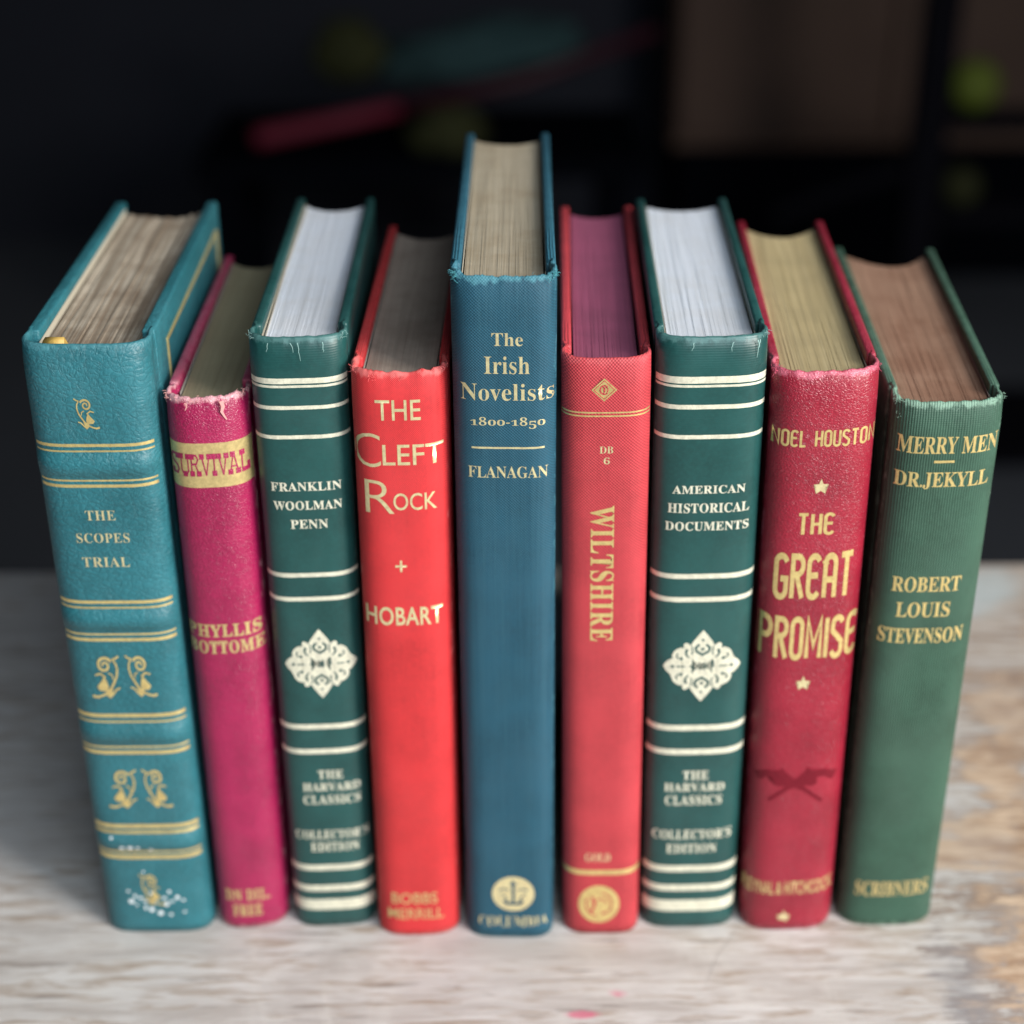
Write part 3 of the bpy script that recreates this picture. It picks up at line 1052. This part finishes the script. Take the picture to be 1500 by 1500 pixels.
bench = empty('bench', (-.10, 2.42, -.75))
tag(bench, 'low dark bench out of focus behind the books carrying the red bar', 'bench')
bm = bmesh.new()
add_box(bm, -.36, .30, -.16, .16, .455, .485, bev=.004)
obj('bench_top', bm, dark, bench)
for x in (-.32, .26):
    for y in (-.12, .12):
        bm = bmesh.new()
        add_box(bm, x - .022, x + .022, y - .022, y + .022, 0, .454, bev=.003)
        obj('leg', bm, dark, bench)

# red bar lying askew on the bench, propped on the lime pouch; teal cloth draped beyond it
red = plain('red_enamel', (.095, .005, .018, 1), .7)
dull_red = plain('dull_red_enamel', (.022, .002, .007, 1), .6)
bm = bmesh.new()
add_tube(bm, [(-.372, 2.30, -.2405), (-.355, 2.30, -.236), (-.26, 2.31, -.220), (-.16, 2.33, -.204)], .016, 14, .011)
o = obj('bar', bm, red, None, True)
tag(o, 'blurred red bar lying aslant in the dark behind the tallest blue book', 'bar')
bm = bmesh.new()
add_tube(bm, [(-.1605, 2.33, -.203), (.02, 2.36, -.172), (.22, 2.40, -.110)], .013, 12, .010)
obj('shaft', bm, dull_red, o, True)


def lump(name, mat, c, r, seed, label, cat, amp=.25, rot=0):
    b = bmesh.new()
    bmesh.ops.create_icosphere(b, subdivisions=4, radius=1)
    for v in b.verts:
        k = 1 + amp * noise.noise(v.co * 1.6 + Vector((seed, 0, 0))) + amp * .4 * noise.noise(v.co * 4 + Vector((0, seed, 0)))
        p = Vector((v.co.x * r[0], v.co.y * r[1], max(v.co.z, -.75) * r[2])) * k
        v.co = Matrix.Rotation(rot, 3, 'Y') @ p + Vector(c)
    ob = obj(name, b, mat, None, True)
    return tag(ob, label, cat)


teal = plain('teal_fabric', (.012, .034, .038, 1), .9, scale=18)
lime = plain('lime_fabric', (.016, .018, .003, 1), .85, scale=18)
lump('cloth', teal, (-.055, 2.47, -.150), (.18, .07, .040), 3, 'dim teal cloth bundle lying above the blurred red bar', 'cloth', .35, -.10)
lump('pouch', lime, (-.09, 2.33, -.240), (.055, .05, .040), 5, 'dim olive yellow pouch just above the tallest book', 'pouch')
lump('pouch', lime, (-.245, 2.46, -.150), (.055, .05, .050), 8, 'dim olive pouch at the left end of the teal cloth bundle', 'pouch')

stand = empty('metal_stand', (.63, 2.36, -.75))
tag(stand, 'black metal stand out of focus at the upper right of the background', 'stand')
bm = bmesh.new()
add_box(bm, -.026, .026, -.02, .02, .02, 1.0, bev=.003)
obj('post', bm, black, stand)
for z in (.505, .36):
    bm = bmesh.new()
    add_box(bm, .0265, .30, -.03, .03, z, z + .022, bev=.003)
    obj('shelf_arm', bm, black, stand)
bm = bmesh.new()
add_tube(bm, [(-.0265, 0, .44), (-.13, .01, .40), (-.22, .02, .36)], .012, 10)
obj('brace', bm, black, stand)
bm = bmesh.new()
add_box(bm, -.12, .30, -.14, .14, 0, .0195, bev=.004)
obj('foot', bm, black, stand)
ball = plain('lime_ball', (.070, .095, .008, 1), .7, scale=30)
for z, r, lab, mt in ((.527, .038, 'lime green ball out of focus on the upper arm of the stand', ball),
                      (.382, .030, 'dim green ball on the lower arm of the stand below the lime one', lime)):
    bm = bmesh.new()
    bmesh.ops.create_uvsphere(bm, u_segments=24, v_segments=16, radius=r)
    for v in bm.verts:
        v.co += Vector((.69, 2.36, -.75 + z + r))
    tag(obj('ball', bm, mt, None, True), lab, 'ball')

# ------------------------------------------------------------------ foils and papers
gold = foil('gold_foil', (.97, .74, .31, 1), .65, .34)
pale_gold = foil('pale_gold_foil', (.97, .83, .47, 1), .55, .36)
cream = foil('cream_foil', (.80, .78, .62, 1), .15, .5)
dull_gold = foil('dull_gold_foil', (.74, .58, .26, 1), .5, .42)
white_paint = plain('white_paint_fleck', (.9, .95, .97, 1), .3, var=.03)
cream_paper = plain('cream_endpaper', (.52, .47, .37, 1), .8, var=.1)
grey_paper = plain('grey_endpaper', (.36, .33, .29, 1), .8, var=.1)

COLS = {1: lin(42, 107, 117), 2: lin(156, 26, 76), 3: lin(26, 72, 70), 4: lin(200, 48, 52), 5: lin(28, 78, 98),
        6: lin(182, 58, 66), 7: lin(26, 72, 70), 8: lin(146, 22, 46), 9: lin(54, 86, 71)}


def W(k):
    return BOOKS[k]['w']


def Hh(k):
    return BOOKS[k]['h']


# 1 teal leather
m1 = cover_material('teal_leather', COLS[1], 'leather', lin(110, 170, 180), Hh(1), W(1), .46, .25, spec=.5)
p1 = page_material('pages_brown_stained', (.66, .58, .47, 1), (.34, .27, .20, 1), (.16, .10, .06, 1), .6, 1.0, 1.0, .95)
b1 = Book(1, 'thick teal leather book with raised bands and gold scrolls at the left end', m1, p1, fray=.0001, t=.0036, groove=.0004,
          conc=.004, leaves=30, jit=.00034, head=.0045, paper=cream_paper)
for r in BOOKS[1]['rules']:
    b1.rule(r, gold)
for t, st, bx in BOOKS[1]['text']:
    b1.text(t, st, bx, pale_gold, 'title_lettering')
for bx, mir in BOOKS[1]['scrolls']:
    q = scroll(mir)
    fit(q, bx)
    b1.wrap('scroll_ornament', q, gold)
bm = bmesh.new()
rnd = random.Random(4)
for i, (x, z) in enumerate(BOOKS[1]['flecks']):
    disc(bm, x / 1000, z / 1000, rnd.uniform(.0003, .0010), rnd.uniform(.0003, .0010), 9, i * .000001)
b1.wrap('paint_fleck', bm, white_paint, eps=.00012)
# gilt frame tooled on the outer face of the right board, and a stub of gold headband silk
bm = bmesh.new()
xf = b1.a + .0006
y0, y1, z0, z1 = .024, b1.d - .010, .010, b1.h - .008
for (ya, yb, za, zb) in ((y0, y1, z1 - .0008, z1), (y0, y1, z0, z0 + .0008), (y0, y0 + .0008, z0 + .0009, z1 - .0009), (y1 - .0008, y1, z0 + .0009, z1 - .0009)):
    add_box(bm, xf - .0008, xf, ya, yb, za, zb)
obj('gilt_frame', bm, dull_gold, b1.root)
bm = bmesh.new()
for i in range(26):
    x = -b1.a + .005 + i * (b1.a * 2 - .010) / 25
    add_tube(bm, [(x, b1.S(x * .9, .1) + .0012, b1.h - .0062), (x, b1.S(x * .9, .1) + .0016, b1.h - .0034), (x, b1.S(x * .9, .1) + .0034, b1.h - .0030)], .0006, 6)
silk = foil('headband_silk', (.62, .40, .10, 1), .1, .55)
obj('headband', bm, silk, b1.root)
# frayed stub of the gold ribbon marker lying on the page tops by the spine
bm = bmesh.new()
A, B = [], []
for j in range(9):
    q = j / 8
    cx_, cy_ = -b1.a * .50 + .0022 * q, .0005 + .0052 * q
    zz = b1.h - .0040 + .0056 * math.sin(PI * min(1, q * 1.15)) * (1 - .2 * q)
    ww = .0030 - .0008 * q + .0003 * math.sin(9 * q)
    A.append(bm.verts.new((cx_ - ww, cy_ + .0006, zz - .0003)))
    B.append(bm.verts.new((cx_ + ww, cy_ - .0004, zz + .0002 * math.sin(7 * q))))
for j in range(8):
    bm.faces.new((A[j], B[j], B[j + 1], A[j + 1]))
rb = obj('ribbon_marker', bm, silk, b1.root, True)
rb.modifiers.new('thickness', 'SOLIDIFY').thickness = .0003

# 2 magenta
m2 = cover_material('magenta_leatherette', COLS[2], 'grain', lin(225, 170, 175), Hh(2), W(2), .36, .85, spec=.6)
p2 = page_material('pages_olive_tan', (.36, .31, .20, 1), (.27, .23, .145, 1), (.20, .16, .10, 1), .3, 2.0, .5)
b2 = Book(2, 'short narrow magenta book with a gold title band and a torn spine head', m2, p2, fray=.0006, conc=.005, paper=grey_paper)
lab = b2.rule(BOOKS[2]['label'], dull_gold, 'gold_band')
q = slab_word('SURVIVAL')
fit(q, BOOKS[2]['slab'])
b2.wrap('title_lettering', q, m2, eps=.00012)
for i, (t, st, bx) in enumerate(BOOKS[2]['text']):
    b2.text(t, st, bx, dull_gold, 'author_lettering' if i < 2 else 'publisher_lettering')
th2 = plain('torn_pink_fibre', lin(225, 165, 160), .9, var=.15)
threads(b2, [(-b2.a * .95, b2.h, .0006), (b2.a * .93, b2.h + .0004, .0008), (b2.a * .45, b2.h - .0010, .0008), (-b2.a * .3, b2.h, .003)], th2, 16, .0014, seed=2)
bm = bmesh.new()
xs = b2.a * .42
stroke(bm, [(xs, b2.h - .0004), (xs + .0004, b2.h - .0020), (xs - .0001, b2.h - .0034), (xs + .0006, b2.h - .0050), (xs + .0010, b2.h - .0058)], .0011, .0003)
stroke(bm, [(-xs, b2.h - .0004), (-xs + .0002, b2.h - .0016), (-xs - .0003, b2.h - .0026)], .0006, .0002, lift=.000002)
b2.wrap('tear', bm, th2, eps=.00013)

# 3 and 7 dark green pair
for k, label in ((3, 'dark green book with cream bands and white pages between the magenta and bright red books'),
                 (7, 'dark green book with cream bands and white pages between coral and crimson books')):
    mk = cover_material('dark_green_coated_cloth', COLS[k], 'smooth', lin(96, 140, 138), Hh(k), W(k), .40, .5, spec=.5)
    pk = page_material('pages_cool_white', (.78, .83, .90, 1), (.69, .73, .81, 1), (.58, .56, .54, 1), .35, k * 1.7, .5)
    bk = Book(k, label, mk, pk, fray=.00025, conc=.006 if k == 3 else .005, jit=.00003, paper=cream_paper)
    for r in BOOKS[k]['rules']:
        bk.rule(r, cream, 'cream_rule')
    for i, (t, st, bx) in enumerate(BOOKS[k]['text']):
        bk.text(t, st, bx, cream, 'title_lettering' if i < 3 else 'series_lettering')
    la, da = bmesh.new(), bmesh.new()
    ornament(la, da)
    bx = BOOKS[k]['emblem']
    fit(la, bx)
    x0, x1, z0, z1 = [q / 1000 for q in bx]
    for v in da.verts:
        v.co.x, v.co.z = (x0 + x1) / 2 + v.co.x * (x1 - x0) / 2, (z0 + z1) / 2 + v.co.z * (z1 - z0) / 2
    em = bk.wrap('lozenge_ornament', la, cream)
    bk.wrap('pierced_pattern', da, mk, parent=em, eps=.00011)
    crk = plain('pale_crack', lin(150, 185, 180), .8, var=.1)
    bm = bmesh.new()
    rnd = random.Random(k)
    for i, x in enumerate((-.55, -.1, .05, .55) if k == 3 else (-.35, .35, .78, .82)):
        x *= bk.a
        z = bk.h - .0006
        pts = [(x, z)]
        for j in range(5):
            x += rnd.uniform(-.0003, .0003)
            z -= rnd.uniform(.0004, .0011) * (1.5 if i == 2 else .7)
            pts.append((x, z))
        stroke(bm, pts, .00022, .00008, lift=i * .000001)
    bk.wrap('crack', bm, crk, eps=.00006)
    threads(bk, [(bk.a * .95, bk.h, .0005)] + ([(-bk.a * .95, bk.h, .0004)] if k == 3 else []), crk, 12, .0014, .00007, seed=k)
    if k == 3:
        # a loose flyleaf leaning away from the page block towards the left board
        bm = bmesh.new()
        A, B = [], []
        xi = -bk.a + bk.t + .0009
        for j in range(13):
            y = .004 + j * (bk.d - .008 - .004) / 12
            x = xi + .0002 - .0005 * math.sin(PI * j / 12)
            A.append(bm.verts.new((x, y, bk.h - .0028)))
            B.append(bm.verts.new((x, y, .004)))
        for j in range(12):
            bm.faces.new((A[j], A[j + 1], B[j + 1], B[j]))
        fly = obj('flyleaf', bm, cream_paper, bk.root)
        sol = fly.modifiers.new('thickness', 'SOLIDIFY')
        sol.thickness = .00012

# 4 bright red
m4 = cover_material('bright_red_cloth', COLS[4], .00055, lin(240, 150, 145), Hh(4), W(4), .6, .45)
p4 = page_material('pages_grey_brown', (.50, .41, .34, 1), (.36, .29, .24, 1), (.19, .14, .11, 1), .5, 4.0, .6)
b4 = Book(4, 'bright red book with hand drawn gold letters between dark green and tall blue books', m4, p4, fray=.0007, conc=.006, paper=grey_paper)
for t, st, bx in BOOKS[4]['text']:
    nm = 'author_lettering' if t == 'HOBART' else 'publisher_lettering' if t in ('BOBBS', 'MERRILL') else 'plus_mark' if t == '+' else 'title_lettering'
    b4.text(t, st, bx, pale_gold if nm != 'publisher_lettering' else dull_gold, nm)
th4 = plain('red_fibre', lin(235, 120, 118), .9)
threads(b4, [(-b4.a * .93, b4.h, .0007), (b4.a * .93, b4.h, .0007), (-b4.a * .55, b4.h - .001, .0009), (b4.a * .05, b4.h - .001, .0008)], th4, 12, .0011, seed=4)

# 5 tall blue
m5 = cover_material('blue_book_cloth', COLS[5], .00085, lin(88, 150, 165), Hh(5), W(5), .62, .7, .25)
p5 = page_material('pages_tan_grey', (.55, .48, .36, 1), (.41, .35, .26, 1), (.30, .22, .13, 1), .5, 5.0, .7)
b5 = Book(5, 'tallest book in blue cloth with gold lettering at the centre of the row', m5, p5, fray=.0006, conc=.005, paper=cream_paper)
for i, (t, st, bx) in enumerate(BOOKS[5]['text']):
    b5.text(t, st, bx, pale_gold, 'title_lettering' if i < 4 else 'author_lettering' if i == 4 else 'publisher_lettering')
b5.rule(BOOKS[5]['rules'][0], pale_gold)
x0, x1, z0, z1 = [q / 1000 for q in BOOKS[5]['medal']]
cx, cz, rx, rz = (x0 + x1) / 2, (z0 + z1) / 2, (x1 - x0) / 2, (z1 - z0) / 2
bm = bmesh.new()
disc(bm, cx, cz, rx, rz, 40)
med = b5.wrap('medallion', bm, pale_gold)
bm = bmesh.new()
stroke(bm, [(cx, cz + rz * .75), (cx, cz - rz * .5)], rx * .13)
stroke(bm, [(cx - rx * .42, cz - rz * .38), (cx - rx * .30, cz - rz * .56), (cx + rx * .30, cz - rz * .56), (cx + rx * .42, cz - rz * .38)], rx * .16, lift=.000001)
stroke(bm, [(cx - rx * .14, cz + rz * .55), (cx + rx * .14, cz + rz * .55)], rx * .1, lift=.000002)
for sx in (-1, 1):
    stroke(bm, [(cx + sx * rx * .22, cz + rz * .22), (cx + sx * rx * .42, cz + rz * .30), (cx + sx * rx * .68, cz + rz * .22)], rx * .07, lift=.000003)
    stroke(bm, [(cx + sx * rx * .30, cz - rz * .36), (cx + sx * rx * .46, cz - rz * .05), (cx + sx * rx * .62, cz + rz * .02)], rx * .05, lift=.000004)
b5.wrap('crown_mark', bm, m5, parent=med, eps=.00014)
th5 = plain('teal_fibre', lin(80, 150, 160), .9)
threads(b5, [(-b5.a * .94, b5.h, .0008), (b5.a * .95, b5.h, .0007)], th5, 46, .0011, .00012, seed=5)
threads(b5, [(-b5.a * .3, b5.h + .0002, .004), (b5.a * .4, b5.h + .0002, .004)], th5, 10, .0008, .00006, seed=6)

# 6 coral red
m6 = cover_material('coral_red_cloth', COLS[6], .00092, lin(214, 110, 112), Hh(6), W(6), .58, .25)
p6 = page_material('pages_purple_stained', (.42, .11, .20, 1), (.34, .085, .155, 1), (.20, .06, .10, 1), .4, 6.0, .5)
b6 = Book(6, 'slim coral red book with purple page edges and gold lozenge beside tall blue book', m6, p6, fray=.00015, conc=.004, paper=plain('maroon_endpaper', (.10, .02, .03, 1), .8))
for r in BOOKS[6]['rules']:
    b6.rule(r, gold)
for t, st, bx in BOOKS[6]['text']:
    b6.text(t, st, bx, gold if st == 'vert' else pale_gold, 'title_lettering' if st == 'vert' else 'volume_lettering' if t in ('DB', '6') else 'publisher_lettering')
x0, x1, z0, z1 = [q / 1000 for q in BOOKS[6]['diamond']]
cx, cz, rx, rz = (x0 + x1) / 2, (z0 + z1) / 2, (x1 - x0) / 2, (z1 - z0) / 2
bm = bmesh.new()
poly(bm, [(cx - rx, cz), (cx, cz - rz), (cx + rx, cz), (cx, cz + rz)])
loz = b6.wrap('gold_lozenge', bm, gold)
bm = bmesh.new()
stroke(bm, [(cx - rx * .8, cz), (cx, cz - rz * .8), (cx + rx * .8, cz), (cx, cz + rz * .8), (cx - rx * .8, cz)], rx * .05)
stroke(bm, arc(cx, cz, rx * .32, rz * .38, 40, 320, 14), rx * .10, lift=.000001)
stroke(bm, [(cx - rx * .1, cz + rz * .3), (cx + rx * .05, cz), (cx - rx * .05, cz - rz * .3)], rx * .09, lift=.000002)
stroke(bm, arc(cx + rx * .12, cz, rx * .16, rz * .2, -60, 240, 10), rx * .07, lift=.000003)
b6.wrap('monogram', bm, m6, parent=loz, eps=.00014)
x0, x1, z0, z1 = [q / 1000 for q in BOOKS[6]['medal']]
cx, cz, rx, rz = (x0 + x1) / 2, (z0 + z1) / 2, (x1 - x0) / 2, (z1 - z0) / 2
bm = bmesh.new()
disc(bm, cx, cz, rx, rz, 40)
med = b6.wrap('medallion', bm, gold)
bm = bmesh.new()
stroke(bm, arc(cx, cz, rx * .62, rz * .62, -40, 75, 14), rx * .07)
stroke(bm, arc(cx, cz, rx * .62, rz * .62, 150, 260, 14), rx * .07, lift=.000001)
stroke(bm, arc(cx + rx * .1, cz - rz * .05, rx * .3, rz * .34, 20, 170, 10), rx * .07, lift=.000002)
stroke(bm, [(cx - rx * .3, cz + rz * .4), (cx - rx * .22, cz - rz * .1), (cx - rx * .4, cz - rz * .45)], rx * .12, lift=.000003)
stroke(bm, [(cx + rx * .15, cz - rz * .5), (cx + rx * .4, cz - rz * .42)], rx * .12, lift=.000004)
b6.wrap('medallion_relief', bm, m6, parent=med, eps=.00014)

# 8 crimson
m8 = cover_material('crimson_leatherette', COLS[8], 'grain', lin(222, 120, 140), Hh(8), W(8), .37, .7, spec=.6)
p8 = page_material('pages_cream_yellow', (.60, .49, .28, 1), (.46, .36, .19, 1), (.30, .24, .14, 1), .35, 8.0, .8)
b8 = Book(8, 'crimson book with tall narrow gold capitals and stamped crossed pistols', m8, p8, fray=.00038, conc=.009, paper=grey_paper)
for t, st, bx in BOOKS[8]['text']:
    b8.text(t, st, bx, gold if st == 'deco' else dull_gold, 'publisher_lettering' if st != 'deco' else 'author_lettering' if 'NOEL' in t else 'title_lettering')
for x0, x1, z0, z1 in BOOKS[8]['stars']:
    bm = bmesh.new()
    poly(bm, [(math.sin(PI * i / 5) * (1 if i % 2 == 0 else .45), math.cos(PI * i / 5) * (1 if i % 2 == 0 else .45)) for i in range(10)])
    fit(bm, (x0, x1, z0, z1))
    b8.wrap('star', bm, pale_gold)
blind = plain('crimson_blind_stamp', scale_col(COLS[8], .58), .5, var=.15, scale=500)
for pts in BOOKS[8]['pistols']:
    bm = bmesh.new()
    poly(bm, [(x / 1000, z / 1000) for x, z in pts])
    b8.wrap('stamped_pistol', bm, blind)
threads(b8, [(-b8.a * .93, b8.h, .0006), (b8.a * .94, b8.h, .0005)], plain('crimson_fibre', lin(205, 90, 115), .9), 16, .0014, seed=8)

# 9 green cloth
m9 = cover_material('green_ribbed_cloth', COLS[9], 'ribbed', lin(135, 170, 150), Hh(9), W(9), .6, .75)
p9 = page_material('pages_reddish_brown', (.42, .265, .185, 1), (.29, .17, .115, 1), (.19, .09, .055, 1), .6, 9.0, .7)
b9 = Book(9, 'green ribbed cloth book with slanted gold capitals at the right end', m9, p9, lip=.0009, flare=.0042, fray=.0006, conc=.011, paper=grey_paper)
for i, (t, st, bx) in enumerate(BOOKS[9]['text']):
    b9.text(t, st, bx, gold if i < 5 else dull_gold, 'title_lettering' if i < 2 else 'author_lettering' if i < 5 else 'publisher_lettering')
b9.rule(BOOKS[9]['rules'][0], gold)
th9 = plain('pale_green_fibre', lin(135, 165, 148), .9)
threads(b9, [(-b9.a * .92, b9.h, .0010), (b9.a * .95, b9.h, .0008), (0, b9.h, .006)], th9, 22, .0010, seed=9)
threads(b9, [(-b9.a * .9, b9.h - .004, .0006)], th9, 9, .0010, seed=10)
